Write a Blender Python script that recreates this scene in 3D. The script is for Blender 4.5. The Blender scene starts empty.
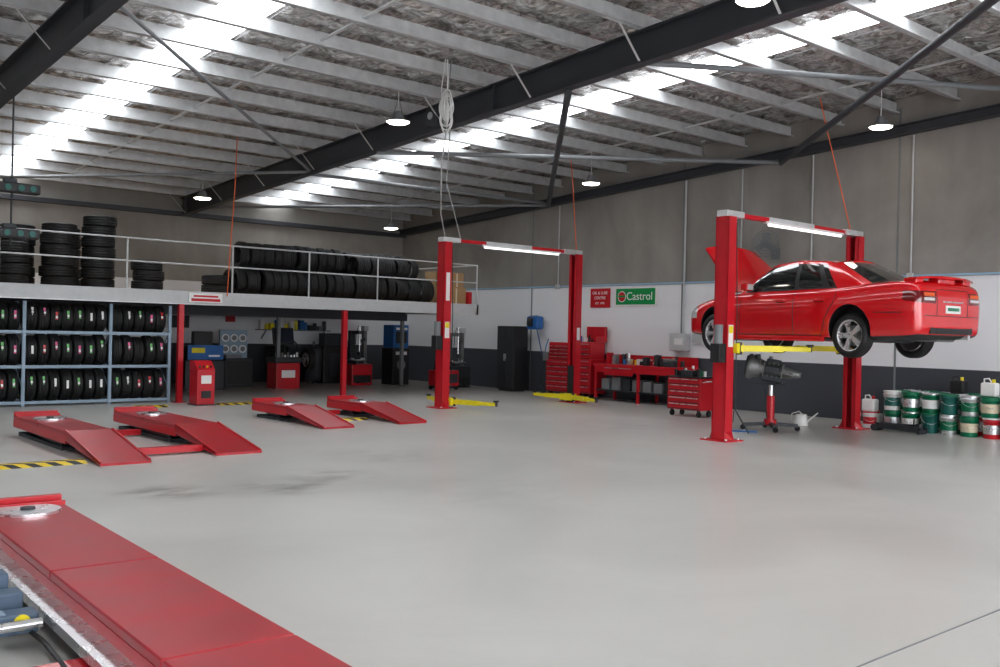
import bpy, bmesh, math, random
from math import sin, cos, pi, radians
from mathutils import Vector, Matrix
from mathutils.bvhtree import BVHTree
random.seed(7)
scene = bpy.context.scene
try:
    scene.view_settings.view_transform = 'Standard'
    scene.view_settings.look = 'None'
    scene.view_settings.exposure = 0.12
    scene.view_settings.gamma = 0.92
except Exception:
    pass

# ------------------------------------------------------------------ materials
def new_mat(name):
    m = bpy.data.materials.new(name); m.use_nodes = True
    nt = m.node_tree
    return m, nt, nt.nodes["Principled BSDF"]

def pbr(name, col, rough=0.5, metal=0.0, var=0.12, scale=8.0, bump=0.0, coat=0.0, emit=None, estr=0.0, bscale=None):
    m, nt, b = new_mat(name)
    tc = nt.nodes.new("ShaderNodeTexCoord")
    n = nt.nodes.new("ShaderNodeTexNoise"); n.inputs["Scale"].default_value = scale
    n.inputs["Detail"].default_value = 5
    nt.links.new(tc.outputs["Object"], n.inputs["Vector"])
    mx = nt.nodes.new("ShaderNodeMix"); mx.data_type = 'RGBA'
    mx.inputs[6].default_value = (*[c*(1-var) for c in col], 1)
    mx.inputs[7].default_value = (*[min(1, c*(1+var)) for c in col], 1)
    nt.links.new(n.outputs["Fac"], mx.inputs[0])
    nt.links.new(mx.outputs[2], b.inputs["Base Color"])
    mr = nt.nodes.new("ShaderNodeMapRange")
    mr.inputs[3].default_value = max(0, rough-0.06); mr.inputs[4].default_value = min(1, rough+0.06)
    nt.links.new(n.outputs["Fac"], mr.inputs[0]); nt.links.new(mr.outputs[0], b.inputs["Roughness"])
    b.inputs["Metallic"].default_value = metal
    b.inputs["Coat Weight"].default_value = coat
    b.inputs["Coat Roughness"].default_value = 0.05
    if bump > 0:
        n2 = nt.nodes.new("ShaderNodeTexNoise"); n2.inputs["Scale"].default_value = bscale or scale*4
        nt.links.new(tc.outputs["Object"], n2.inputs["Vector"])
        bp = nt.nodes.new("ShaderNodeBump"); bp.inputs["Strength"].default_value = bump
        nt.links.new(n2.outputs["Fac"], bp.inputs["Height"]); nt.links.new(bp.outputs[0], b.inputs["Normal"])
    if emit:
        b.inputs["Emission Color"].default_value = (*emit, 1); b.inputs["Emission Strength"].default_value = estr
    return m

M = {}
M['red'] = pbr("red_powdercoat", (0.56, 0.010, 0.022), 0.36, 0, 0.15, 4, 0.03, 0.2)
M['deck'] = pbr("red_runway_paint", (0.44, 0.006, 0.018), 0.36, 0, 0.3, 3, 0.12, 0.25, bscale=150)
M['carred'] = pbr("car_red_paint", (0.66, 0.006, 0.012), 0.2, 0.0, 0.03, 2, 0, 1.0)
M['black'] = pbr("black_plastic", (0.02, 0.02, 0.022), 0.45)
M['dark'] = pbr("dark_grey_steel", (0.045, 0.05, 0.058), 0.5, 0.2)
M['beam'] = pbr("grey_painted_steel", (0.052, 0.056, 0.066), 0.5, 0.1, 0.15, 2)
M['rubber'] = pbr("tyre_rubber", (0.013, 0.013, 0.014), 0.6, 0, 0.3, 12, 0.1)
M['grey'] = pbr("light_grey_paint", (0.55, 0.56, 0.57), 0.45)
M['midgrey'] = pbr("mid_grey_paint", (0.22, 0.23, 0.24), 0.5)
M['white'] = pbr("white_plastic", (0.85, 0.85, 0.84), 0.4, 0, 0.05)
M['silver'] = pbr("alloy_silver", (0.72, 0.73, 0.75), 0.28, 0.8, 0.05)
M['galv'] = pbr("galvanised_steel", (0.70, 0.71, 0.72), 0.34, 0.35, 0.28, 5)
M['cast'] = pbr("cast_aluminium", (0.26, 0.26, 0.26), 0.5, 0.6, 0.4, 20, 0.3)
M['yellow'] = pbr("yellow_paint", (0.85, 0.72, 0.02), 0.4)
M['blue'] = pbr("blue_plastic", (0.02, 0.14, 0.42), 0.4)
M['bluegrey'] = pbr("blue_grey_paint", (0.10, 0.15, 0.22), 0.42)
M['rack'] = pbr("rack_blue_grey", (0.3, 0.4, 0.5), 0.45)
M['green'] = pbr("green_paint", (0.0, 0.17, 0.08), 0.4)
M['signgreen'] = pbr("sign_green", (0.0, 0.30, 0.08), 0.4)
M['teal'] = pbr("teal_paint", (0.01, 0.13, 0.11), 0.4)
M['cream'] = pbr("cream_paint", (0.7, 0.62, 0.45), 0.5)
M['card'] = pbr("cardboard", (0.42, 0.27, 0.14), 0.8, 0, 0.15)
M['glass'] = pbr("tinted_glass", (0.015, 0.018, 0.018), 0.06, 0.0, 0.02, 2, 0, 1.0)
M['lens'] = pbr("tail_light_lens", (0.16, 0.003, 0.005), 0.12, 0, 0.05, 2, 0, 1.0)
M['clearlens'] = pbr("clear_lens", (0.7, 0.7, 0.7), 0.1, 0.3, 0.05, 2, 0, 1.0)
M['orange'] = pbr("orange_cable", (0.75, 0.13, 0.03), 0.5)
M['pink'] = pbr("pink_label", (0.8, 0.15, 0.35), 0.5)
M['lgreen'] = pbr("green_label", (0.2, 0.6, 0.2), 0.5)
M['sky'] = pbr("translucent_skylight", (0.9, 0.93, 0.95), 0.5, var=.3, scale=2, emit=(0.93, 0.97, 1.0), estr=6.0)
M['lamp'] = pbr("lamp_diffuser", (1, 1, 1), 0.5, emit=(1, 0.93, 0.8), estr=16.0)
M['tube'] = pbr("fluoro_tube", (1, 1, 1), 0.5, emit=(1, 1, 1), estr=1.2)
M['screen'] = pbr("monitor_screen", (0.02, 0.03, 0.05), 0.15)
M['paleblue'] = pbr("pale_blue_pipe", (0.35, 0.55, 0.72), 0.4)

def hazard():
    m, nt, b = new_mat("hazard_tape")
    g = nt.nodes.new("ShaderNodeNewGeometry"); s = nt.nodes.new("ShaderNodeSeparateXYZ")
    nt.links.new(g.outputs["Position"], s.inputs[0])
    a = nt.nodes.new("ShaderNodeMath"); a.operation = 'ADD'
    nt.links.new(s.outputs[0], a.inputs[0]); nt.links.new(s.outputs[1], a.inputs[1])
    k = nt.nodes.new("ShaderNodeMath"); k.operation = 'MULTIPLY'; k.inputs[1].default_value = 4.5
    nt.links.new(a.outputs[0], k.inputs[0])
    fr = nt.nodes.new("ShaderNodeMath"); fr.operation = 'FRACT'; nt.links.new(k.outputs[0], fr.inputs[0])
    gt = nt.nodes.new("ShaderNodeMath"); gt.operation = 'GREATER_THAN'; gt.inputs[1].default_value = 0.5
    nt.links.new(fr.outputs[0], gt.inputs[0])
    mx = nt.nodes.new("ShaderNodeMix"); mx.data_type = 'RGBA'
    mx.inputs[6].default_value = (0.8, 0.58, 0.02, 1); mx.inputs[7].default_value = (0.015, 0.015, 0.015, 1)
    nt.links.new(gt.outputs[0], mx.inputs[0]); nt.links.new(mx.outputs[2], b.inputs["Base Color"])
    return m
M['hazard'] = hazard()

def wall_mat():
    m, nt, b = new_mat("precast_wall_paint_bands")
    L = nt.links
    g = nt.nodes.new("ShaderNodeNewGeometry"); s = nt.nodes.new("ShaderNodeSeparateXYZ")
    L.new(g.outputs["Position"], s.inputs[0])
    mp = nt.nodes.new("ShaderNodeMapping"); mp.inputs["Scale"].default_value = (1, 1, 0.8)
    L.new(g.outputs["Position"], mp.inputs[0])
    n = nt.nodes.new("ShaderNodeTexNoise"); n.inputs["Scale"].default_value = 0.6; n.inputs["Detail"].default_value = 9
    n.inputs["Roughness"].default_value = 0.58; n.inputs["Distortion"].default_value = 0.5
    L.new(mp.outputs[0], n.inputs["Vector"])
    mp2 = nt.nodes.new("ShaderNodeMapping"); mp2.inputs["Scale"].default_value = (2.5, 2.5, 0.15)
    L.new(g.outputs["Position"], mp2.inputs[0])
    ns = nt.nodes.new("ShaderNodeTexNoise"); ns.inputs["Scale"].default_value = 1.0; ns.inputs["Detail"].default_value = 5
    L.new(mp2.outputs[0], ns.inputs["Vector"])
    mxf = nt.nodes.new("ShaderNodeMix"); mxf.inputs[0].default_value = 0.22
    L.new(n.outputs["Fac"], mxf.inputs[2]); L.new(ns.outputs["Fac"], mxf.inputs[3])
    cr = nt.nodes.new("ShaderNodeValToRGB")
    cr.color_ramp.elements[0].position = 0.3; cr.color_ramp.elements[0].color = (0.24, 0.225, 0.205, 1)
    cr.color_ramp.elements[1].position = 0.68; cr.color_ramp.elements[1].color = (0.39, 0.37, 0.345, 1)
    L.new(mxf.outputs[0], cr.inputs[0])
    gw = nt.nodes.new("ShaderNodeMath"); gw.operation = 'LESS_THAN'; gw.inputs[1].default_value = 2.92
    L.new(s.outputs[2], gw.inputs[0])
    gd = nt.nodes.new("ShaderNodeMath"); gd.operation = 'LESS_THAN'; gd.inputs[1].default_value = 1.14
    L.new(s.outputs[2], gd.inputs[0])
    m1 = nt.nodes.new("ShaderNodeMix"); m1.data_type = 'RGBA'; m1.inputs[7].default_value = (0.86, 0.87, 0.90, 1)
    L.new(gw.outputs[0], m1.inputs[0]); L.new(cr.outputs[0], m1.inputs[6])
    m2 = nt.nodes.new("ShaderNodeMix"); m2.data_type = 'RGBA'; m2.inputs[7].default_value = (0.068, 0.073, 0.088, 1)
    L.new(gd.outputs[0], m2.inputs[0]); L.new(m1.outputs[2], m2.inputs[6])
    L.new(m2.outputs[2], b.inputs["Base Color"])
    b.inputs["Roughness"].default_value = 0.75
    n2 = nt.nodes.new("ShaderNodeTexNoise"); n2.inputs["Scale"].default_value = 25
    L.new(g.outputs["Position"], n2.inputs["Vector"])
    bp = nt.nodes.new("ShaderNodeBump"); bp.inputs["Strength"].default_value = 0.1
    L.new(n2.outputs["Fac"], bp.inputs["Height"]); L.new(bp.outputs[0], b.inputs["Normal"])
    return m
M['wall'] = wall_mat()

def floor_mat():
    m, nt, b = new_mat("sealed_concrete_floor")
    L = nt.links
    g = nt.nodes.new("ShaderNodeNewGeometry")
    n = nt.nodes.new("ShaderNodeTexNoise"); n.inputs["Scale"].default_value = 0.4; n.inputs["Detail"].default_value = 8
    n.inputs["Roughness"].default_value = 0.55; n.inputs["Distortion"].default_value = 1.0
    L.new(g.outputs["Position"], n.inputs["Vector"])
    cr = nt.nodes.new("ShaderNodeValToRGB")
    cr.color_ramp.elements[0].position = 0.25; cr.color_ramp.elements[0].color = (0.53, 0.52, 0.495, 1)
    cr.color_ramp.elements[1].position = 0.7; cr.color_ramp.elements[1].color = (0.65, 0.64, 0.615, 1)
    L.new(n.outputs["Fac"], cr.inputs[0])
    cur = cr.outputs[0]
    n3 = nt.nodes.new("ShaderNodeTexNoise"); n3.inputs["Scale"].default_value = 2.2; n3.inputs["Detail"].default_value = 7
    mp = nt.nodes.new("ShaderNodeMapping"); mp.inputs["Scale"].default_value = (0.9, 1.5, 1)
    L.new(g.outputs["Position"], mp.inputs[0]); L.new(mp.outputs[0], n3.inputs["Vector"])
    for (x, y, r, k) in [(3.7, 9.3, 0.6, 1.0), (4.8, 9.0, 0.6, 1.0), (5.6, 9.4, .7, .6), (7.0, 10.5, 0.9, .4), (6.3, 7.5, 1.3, .15), (13.4, 12.0, 1.2, .3)]:
        d = nt.nodes.new("ShaderNodeVectorMath"); d.operation = 'DISTANCE'; d.inputs[1].default_value = (x, y, 0)
        L.new(g.outputs["Position"], d.inputs[0])
        mr = nt.nodes.new("ShaderNodeMapRange"); mr.inputs[1].default_value = 0; mr.inputs[2].default_value = r
        mr.inputs[3].default_value = 1.1; mr.inputs[4].default_value = 0
        L.new(d.outputs["Value"], mr.inputs[0])
        ns = nt.nodes.new("ShaderNodeMapRange"); ns.inputs[1].default_value = 0.40; ns.inputs[2].default_value = 0.68
        L.new(n3.outputs["Fac"], ns.inputs[0])
        mu = nt.nodes.new("ShaderNodeMath"); mu.operation = 'MULTIPLY'
        L.new(mr.outputs[0], mu.inputs[0]); L.new(ns.outputs[0], mu.inputs[1])
        mk = nt.nodes.new("ShaderNodeMath"); mk.operation = 'MULTIPLY'; mk.inputs[1].default_value = k; mk.use_clamp = True
        L.new(mu.outputs[0], mk.inputs[0])
        mx = nt.nodes.new("ShaderNodeMix"); mx.data_type = 'RGBA'; mx.inputs[7].default_value = (0.14, 0.125, 0.11, 1)
        L.new(mk.outputs[0], mx.inputs[0]); L.new(cur, mx.inputs[6]); cur = mx.outputs[2]
    L.new(cur, b.inputs["Base Color"])
    mr = nt.nodes.new("ShaderNodeMapRange"); mr.inputs[3].default_value = 0.27; mr.inputs[4].default_value = 0.36
    L.new(n.outputs["Fac"], mr.inputs[0]); L.new(mr.outputs[0], b.inputs["Roughness"])
    return m
M['floor'] = floor_mat()

def foil_mat():
    m, nt, b = new_mat("foil_insulation")
    L = nt.links
    g = nt.nodes.new("ShaderNodeNewGeometry")
    n = nt.nodes.new("ShaderNodeTexNoise"); n.inputs["Scale"].default_value = 4.5; n.inputs["Detail"].default_value = 8; n.inputs["Distortion"].default_value = 1.6
    L.new(g.outputs["Position"], n.inputs["Vector"])
    cr = nt.nodes.new("ShaderNodeValToRGB")
    cr.color_ramp.elements[0].position = 0.38; cr.color_ramp.elements[0].color = (0.30, 0.27, 0.25, 1)
    cr.color_ramp.elements[1].position = 0.60; cr.color_ramp.elements[1].color = (0.92, 0.90, 0.88, 1)
    L.new(n.outputs["Fac"], cr.inputs[0]); L.new(cr.outputs[0], b.inputs["Base Color"])
    b.inputs["Metallic"].default_value = 0.7; b.inputs["Roughness"].default_value = 0.25
    bp = nt.nodes.new("ShaderNodeBump"); bp.inputs["Strength"].default_value = 0.5; bp.inputs["Distance"].default_value = 0.06
    L.new(n.outputs["Fac"], bp.inputs["Height"]); L.new(bp.outputs[0], b.inputs["Normal"])
    return m
M['foil'] = foil_mat()

# ------------------------------------------------------------------ builder
class B:
    def __init__(s):
        s.v = []; s.f = []; s.m = []; s.sm = []; s.keys = []; s.M = Matrix.Identity(4)
    def mi(s, k):
        if k not in s.keys: s.keys.append(k)
        return s.keys.index(k)
    def add(s, vs, fs, mat, smooth=False, M2=None):
        o = len(s.v); T = s.M @ M2 if M2 is not None else s.M
        s.v += [tuple(T @ Vector(p)) for p in vs]
        i = s.mi(mat)
        for f in fs:
            s.f.append(tuple(o+a for a in f)); s.m.append(i); s.sm.append(smooth)
    def box(s, c, d, mat, M2=None):
        x, y, z = c; a, b, h = d[0]/2, d[1]/2, d[2]/2
        vs = [(x+i*a, y+j*b, z+k*h) for k in (-1, 1) for j in (-1, 1) for i in (-1, 1)]
        s.add(vs, [(0, 2, 3, 1), (4, 5, 7, 6), (0, 1, 5, 4), (2, 6, 7, 3), (0, 4, 6, 2), (1, 3, 7, 5)], mat, False, M2)
    def bx(s, x0, x1, y0, y1, z0, z1, mat):
        s.box(((x0+x1)/2, (y0+y1)/2, (z0+z1)/2), (x1-x0, y1-y0, z1-z0), mat)
    def rbox(s, x0, x1, y0, y1, z0, z1, mat, b=0.01):
        bm = bmesh.new(); bmesh.ops.create_cube(bm, size=1)
        for v in bm.verts:
            v.co = Vector(((x0+x1)/2+v.co.x*(x1-x0), (y0+y1)/2+v.co.y*(y1-y0), (z0+z1)/2+v.co.z*(z1-z0)))
        bmesh.ops.bevel(bm, geom=bm.edges[:], offset=b, segments=2, affect='EDGES', profile=0.5)
        bm.verts.index_update()
        s.add([v.co.copy() for v in bm.verts], [[v.index for v in f.verts] for f in bm.faces], mat)
        bm.free()
    def beam(s, p0, p1, w, h, mat, up=(0, 0, 1)):
        p0, p1 = Vector(p0), Vector(p1); d = (p1-p0); l = d.length; d.normalize()
        u = Vector(up); sd = d.cross(u).normalized(); u2 = sd.cross(d)
        R = Matrix((sd, d, u2)).transposed().to_4x4(); R.translation = (p0+p1)/2
        s.box((0, 0, 0), (w, l, h), mat, R)
    def cyl(s, p0, p1, r0, mat, r1=None, n=16, cap=True, smooth=True):
        r1 = r0 if r1 is None else r1
        p0, p1 = Vector(p0), Vector(p1); d = (p1-p0).normalized()
        a = Vector((0, 0, 1)) if abs(d.z) < .9 else Vector((1, 0, 0))
        u = d.cross(a).normalized(); w = d.cross(u); vs = []
        for p, r in ((p0, r0), (p1, r1)):
            for i in range(n):
                t = 2*pi*i/n; vs.append(p+u*cos(t)*r+w*sin(t)*r)
        s.add(vs, [(i, (i+1) % n, n+(i+1) % n, n+i) for i in range(n)], mat, smooth)
        if cap: s.add(vs, [tuple(range(n))[::-1], tuple(range(n, 2*n))], mat)
    def tube(s, pts, r, mat, n=8):
        pts = [Vector(p) for p in pts]; vs = []; pu = None
        for i, p in enumerate(pts):
            d = (pts[min(i+1, len(pts)-1)]-pts[max(i-1, 0)]).normalized()
            if pu is None:
                a = Vector((0, 0, 1)) if abs(d.z) < .9 else Vector((1, 0, 0)); u = d.cross(a).normalized()
            else: u = (pu-d*pu.dot(d)).normalized()
            pu = u; w = d.cross(u)
            for k in range(n):
                t = 2*pi*k/n; vs.append(p+u*cos(t)*r+w*sin(t)*r)
        s.add(vs, [(i*n+k, i*n+(k+1) % n, (i+1)*n+(k+1) % n, (i+1)*n+k) for i in range(len(pts)-1) for k in range(n)], mat, True)
    def lathe(s, prof, mat, T, n=32, closed=False, smooth=True):
        m = len(prof); vs = []
        for i in range(n):
            t = 2*pi*i/n
            for r, z in prof: vs.append((r*cos(t), r*sin(t), z))
        fs = []
        for i in range(n):
            j = (i+1) % n
            for k in range(m if closed else m-1):
                l = (k+1) % m; fs.append((i*m+k, j*m+k, j*m+l, i*m+l))
        s.add(vs, fs, mat, smooth, T)
    def obj(s, name, parent=None, fix=True):
        me = bpy.data.meshes.new(name); me.from_pydata(s.v, [], s.f)
        for k in s.keys: me.materials.append(M[k])
        me.polygons.foreach_set("material_index", s.m); me.polygons.foreach_set("use_smooth", s.sm)
        me.update()
        if fix:
            bm = bmesh.new(); bm.from_mesh(me); bmesh.ops.recalc_face_normals(bm, faces=bm.faces[:]); bm.to_mesh(me); bm.free()
        o = bpy.data.objects.new(name, me); scene.collection.objects.link(o)
        if parent: o.parent = parent
        return o

def empty(name, loc=(0, 0, 0)):
    o = bpy.data.objects.new(name, None); o.location = loc; scene.collection.objects.link(o); return o
def T(x, y, z): return Matrix.Translation((x, y, z))
def RX(a): return Matrix.Rotation(radians(a), 4, 'X')
def RY(a): return Matrix.Rotation(radians(a), 4, 'Y')
def RZ(a): return Matrix.Rotation(radians(a), 4, 'Z')

def text_mesh(txt, size, mat, extrude=0.003):
    cu = bpy.data.curves.new("lettering", 'FONT'); cu.body = txt; cu.size = size; cu.extrude = extrude
    cu.align_x = 'CENTER'; cu.align_y = 'CENTER'
    o = bpy.data.objects.new("lettering_tmp", cu); scene.collection.objects.link(o)
    dg = bpy.context.evaluated_depsgraph_get()
    me = bpy.data.meshes.new_from_object(o.evaluated_get(dg)); bpy.data.objects.remove(o)
    me.materials.clear(); me.materials.append(M[mat])
    ob = bpy.data.objects.new("lettering", me); scene.collection.objects.link(ob)
    return ob

def tyre(b, Tm, R=0.32, W=0.2, rin=0.2, n=36):
    h = W/2
    prof = [(rin, -h*.8), (rin+.02, -h*.92), (rin+.06, -h*1.04), (R-.045, -h*1.0), (R-.012, -h*.88)]
    for z in (-.5, 0, .5):
        zz = z*h; prof += [(R, zz-.09*h-.006), (R-.012, zz-.07*h), (R-.012, zz+.07*h), (R, zz+.09*h+.006)]
    prof += [(R-.012, h*.88), (R-.045, h*1.0), (rin+.06, h*1.04), (rin+.02, h*.92), (rin, h*.8)]
    b.lathe(prof, 'rubber', Tm, n, closed=True)

# ------------------------------------------------------------------ room
XW, YB = 18.5, 26.8
X0, Y0 = -6.0, -6.0
def zr(y): return 4.76+0.0545*(26.8-y)
zs = lambda y: zr(y)+0.80

b = B(); b.bx(X0, XW+.2, Y0, YB+.2, -.15, 0, 'floor'); b.obj("floor")
def slopewall(b, x0, x1, y0, y1, mat):
    vs = [(x0, y0, 0), (x1, y0, 0), (x1, y1, 0), (x0, y1, 0), (x0, y0, zs(y0)), (x1, y0, zs(y0)), (x1, y1, zs(y1)), (x0, y1, zs(y1))]
    b.add(vs, [(0, 3, 2, 1), (4, 5, 6, 7), (0, 1, 5, 4), (1, 2, 6, 5), (2, 3, 7, 6), (3, 0, 4, 7)], mat)
b = B(); slopewall(b, XW, XW+.2, Y0, YB+.2, 'wall'); b.obj("wall_right")
b = B(); slopewall(b, X0, XW, YB, YB+.2, 'wall'); b.obj("wall_back")
b = B(); slopewall(b, X0-.2, X0, Y0, YB+.2, 'wall'); b.obj("wall_left")
b = B()
for x0, x1 in ((-6, -5.4), (1.8, 2.3), (9.6, 10.1), (17.9, 18.5)): b.bx(x0, x1, Y0-.2, Y0, 0, 4.8, 'wall')
b.bx(X0, XW, Y0-.2, Y0, 4.8, zs(Y0), 'wall'); b.obj("wall_front")
b = B(); b.bx(-40, 50, -50, Y0-.2, -.2, -.02, 'grey'); b.obj("ground")
b = B()
for y in (20.3, 14.9, 9.5, 4.2): b.bx(XW-.008, XW+.01, y-.02, y+.02, 0, zr(y)+.6, 'midgrey')
b.obj("trim_1")
b = B(); b.bx(XW-.04, XW-.01, Y0, YB, 2.93, 2.965, 'paleblue'); b.obj("trim_2")
b = B()
for y in (2.5, -3.0): b.bx(X0, XW, y-.006, y+.006, 0, .002, 'midgrey')
b.obj("trim_3")

sky_rng = [(5.85, 6.6), (13.35, 14.1), (-1.6, -.8)]
strips = [(X0, -1.6), (-.8, 5.85), (6.6, 13.35), (14.1, XW)]
b = B()
for (a, c) in strips:
    nx = max(4, int((c-a)/.16)); ny = 205
    vs = []
    for i in range(nx+1):
        for j in range(ny+1):
            edge = (i in (0, nx))
            x = a+(c-a)*i/nx+(0 if edge else random.uniform(-.04, .04)); y = Y0+(YB-Y0)*j/ny+(0 if j in (0, ny) else random.uniform(-.04, .04))
            sag = -.05*abs(sin(pi*(26.4-y)/1.2))+random.uniform(-.028, .028)
            if edge: sag = -.02
            vs.append((x, y, zs(y)+sag))
    fs = []
    for i in range(nx):
        for j in range(ny):
            p, q, r, s_ = i*(ny+1)+j, (i+1)*(ny+1)+j, (i+1)*(ny+1)+j+1, i*(ny+1)+j+1
            fs += [(p, q, r), (p, r, s_)]
    b.add(vs, fs, 'foil', False)
b.obj("ceiling", fix=False)
b = B()
for i in range(60):        # insulation support wires
    x = X0+.2+i*.4; b.beam((x, Y0, zs(Y0)-.085), (x, YB, zs(YB)-.085), .007, .007, 'midgrey')
b.obj("insulation_support_mesh")
for k, (a, c) in enumerate(sky_rng):
    b = B(); n = int((c-a)/.05); vs = []
    for i in range(n+1):
        x = a+(c-a)*i/n; dz = .03 if i % 2 else 0
        vs += [(x, Y0, zs(Y0)+.05+dz), (x, YB, zs(YB)+.05+dz)]
    b.add(vs, [(2*i, 2*i+1, 2*i+3, 2*i+2) for i in range(n)], 'sky')
    b.obj("window_%d" % (k+1))

def ibeam(b, p0, p1, w=.2, h=.5, t=.025, mat='beam'):
    p0, p1 = Vector(p0), Vector(p1); u = Vector((0, 0, 1))
    b.beam(p0+u*t/2, p1+u*t/2, w, t, mat); b.beam(p0+u*(h-t/2), p1+u*(h-t/2), w, t, mat)
    b.beam(p0+u*h/2, p1+u*h/2, .02, h, mat)
for xr in (-3.0, 4.0, 10.9):
    b = B(); ibeam(b, (xr, Y0, zr(Y0)), (xr, YB, zr(YB)))
    for y in (26.5, 20, 13, 6.5):
        b.bx(xr-.09, xr+.09, y-.01, y+.01, zr(y)+.02, zr(y)+.48, 'beam')
    b.obj("roof_rafter")
b = B(); ibeam(b, (18.37, Y0, zr(Y0)+.02), (18.37, YB, zr(YB)+.02), .2, .2, .02); b.obj("wall_rafter")
b = B()
ys = [26.4-1.2*i for i in range(27)]
for y in ys:
    z = zr(y)+.5
    b.bx(X0, XW, y-.012, y+.012, z, z+.23, 'galv')
    b.bx(X0, XW, y-.085, y, z, z+.012, 'galv')
    b.bx(X0, XW, y, y+.08, z+.218, z+.23, 'galv')
    b.bx(X0, XW, y-.093, y-.081, z, z+.035, 'galv')
    for xr in (4.0, 10.9):
        b.bx(xr-.9, xr+.9, y-.018, y+.018, z-.004, z+.235, 'galv')
        b.bx(xr-.06, xr+.06, y+.02, y+.03, z-.02, z+.2, 'beam')
for y in ys[::2]:
    for xr in (4.0, 10.9):
        for sg in (-1, 1):
            b.beam((xr+sg*.1, y, zr(y)+.03), (xr+sg*.6, y, zr(y)+.55), .04, .005, 'galv')
for xb in (1.0, 7.5, 12.3, 16.3):
    b.beam((xb, Y0, zr(Y0)+.6), (xb, YB, zr(YB)+.6), .05, .03, 'galv')
b.obj("roof_purlins")
b = B()
b.cyl((18.3, 12.1, 5.5), (10.9, 3.8, 5.85), .06, 'beam')
b.cyl((18.3, 19.5, 5.2), (10.9, 11.2, 5.55), .06, 'beam')
b.cyl((18.3, 12.1, 5.5), (10.9, 16.8, 5.3), .045, 'midgrey')
b.cyl((10.9, 9.7, 5.75), (18.3, 6.9, 6.15), .045, 'midgrey')
b.cyl((10.9, 19.5, 5.2), (4.0, 12.1, 5.6), .03, 'midgrey')
b.cyl((10.9, 19.5, 5.2), (4.0, 26, 4.9), .035, 'midgrey')
b.cyl((18.3, 19.5, 5.2), (10.9, 25.5, 4.9), .04, 'midgrey')
b.cyl((18.3, 19.5, 5.25), (10.9, 19.8, 5.2), .04, 'midgrey')
b.obj("roof_bracing")
b = B(); b.bx(X0, XW, YB-.2, YB-.01, zr(YB)-.02, zr(YB)+.1, 'beam'); b.obj("eave_beam")

# ------------------------------------------------------------------ high bay lights
for (x, y, z) in [(10.05, 14.8, 5.5), (10.2, 7.2, 5.9), (17.3, 9.27, 5.72), (16.7, 16.3, 5.3), (10.1, 23.6, 4.9), (16.2, 24.1, 4.7), (2.0, 6, 5.6)]:
    b = B()
    b.lathe([(0, .18), (.06, .18), (.10, .12), (.12, .05), (.22, .012), (.225, -.01), (.21, -.015)], 'midgrey', T(x, y, z), 32)
    b.lathe([(.21, -.012), (.18, -.035), (.1, -.05), (0, -.055)], 'lamp', T(x, y, z), 32)
    top = zs(y)-.06
    b.tube([(x, y, z+.18), (x, y, top)], .008, 'white', 6)
    b.tube([(x-.1, y, z+.12), (x, y, z+.45), (x+.1, y, z+.12)], .005, 'dark', 6)
    b.obj("high_bay_light", fix=False)

# ------------------------------------------------------------------ mezzanine
MY, MZ, MX1 = 20.0, 2.36, 16.3
DX0, DY1 = X0+.03, YB-.03
b = B()
b.bx(DX0, MX1, MY+.06, DY1, MZ-.04, MZ-.002, 'card')
b.bx(DX0, MX1, MY, MY+.06, MZ-.25, MZ+.02, 'grey')
b.bx(DX0, MX1, MY-.015, MY+.07, MZ-.265, MZ-.25, 'galv')
b.bx(MX1-.06, MX1, MY, DY1, MZ-.25, MZ+.02, 'grey')
for i in range(36):
    x = X0+.5+i*.6
    b.bx(x-.025, x+.025, MY+.06, DY1, MZ-.2, MZ-.04, 'galv')
b.bx(DX0, MX1, 23.3, 23.5, MZ-.45, MZ-.2, 'beam')
b.obj("mezzanine_deck")
for x in (8.16, 12.2):
    b = B(); b.bx(x-.055, x+.055, MY+.0, MY+.11, 0.012, MZ-.265, 'red'); b.bx(x-.12, x+.12, MY-.06, MY+.17, 0, .012, 'red'); b.obj("mezzanine_post")
for x, y in ((16.2, 23.4), (8.12, 23.4), (12.2, 23.4), (4, 23.4), (0, 20.05), (0, 23.4)):
    b = B(); b.bx(x-.045, x+.045, y-.045, y+.045, 0.012, MZ-.45 if y > 21 else MZ-.265, 'midgrey'); b.bx(x-.1, x+.1, y-.1, y+.1, 0, .012, 'midgrey'); b.obj("mezzanine_post")
b = B()
xx = [-1.5, .6, 2.7, 4.6, 7.0, 9.3, 11.2, 13.1, 15.1, 16.25]
for x in xx: b.cyl((x, MY+.03, MZ+.02), (x, MY+.03, 3.42), .02, 'grey', n=10)
for z in (3.42, 2.95): b.cyl((xx[0]-2, MY+.03, z), (xx[-1], MY+.03, z), .018, 'grey', n=10)
b.cyl((16.25, MY+.03, 3.42), (16.25, YB-.3, 3.42), .02, 'grey', n=10)
b.obj("mezzanine_railing")
b = B(); b.bx(8.3, 9.05, MY-.03, MY-.016, MZ-.21, MZ-.01, 'white'); b.bx(8.35, 9.0, MY-.035, MY-.03, MZ-.19, MZ-.13, 'red'); b.bx(8.4, 8.95, MY-.035, MY-.03, MZ-.1, MZ-.06, 'red'); b.obj("load_limit_sign")

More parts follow.
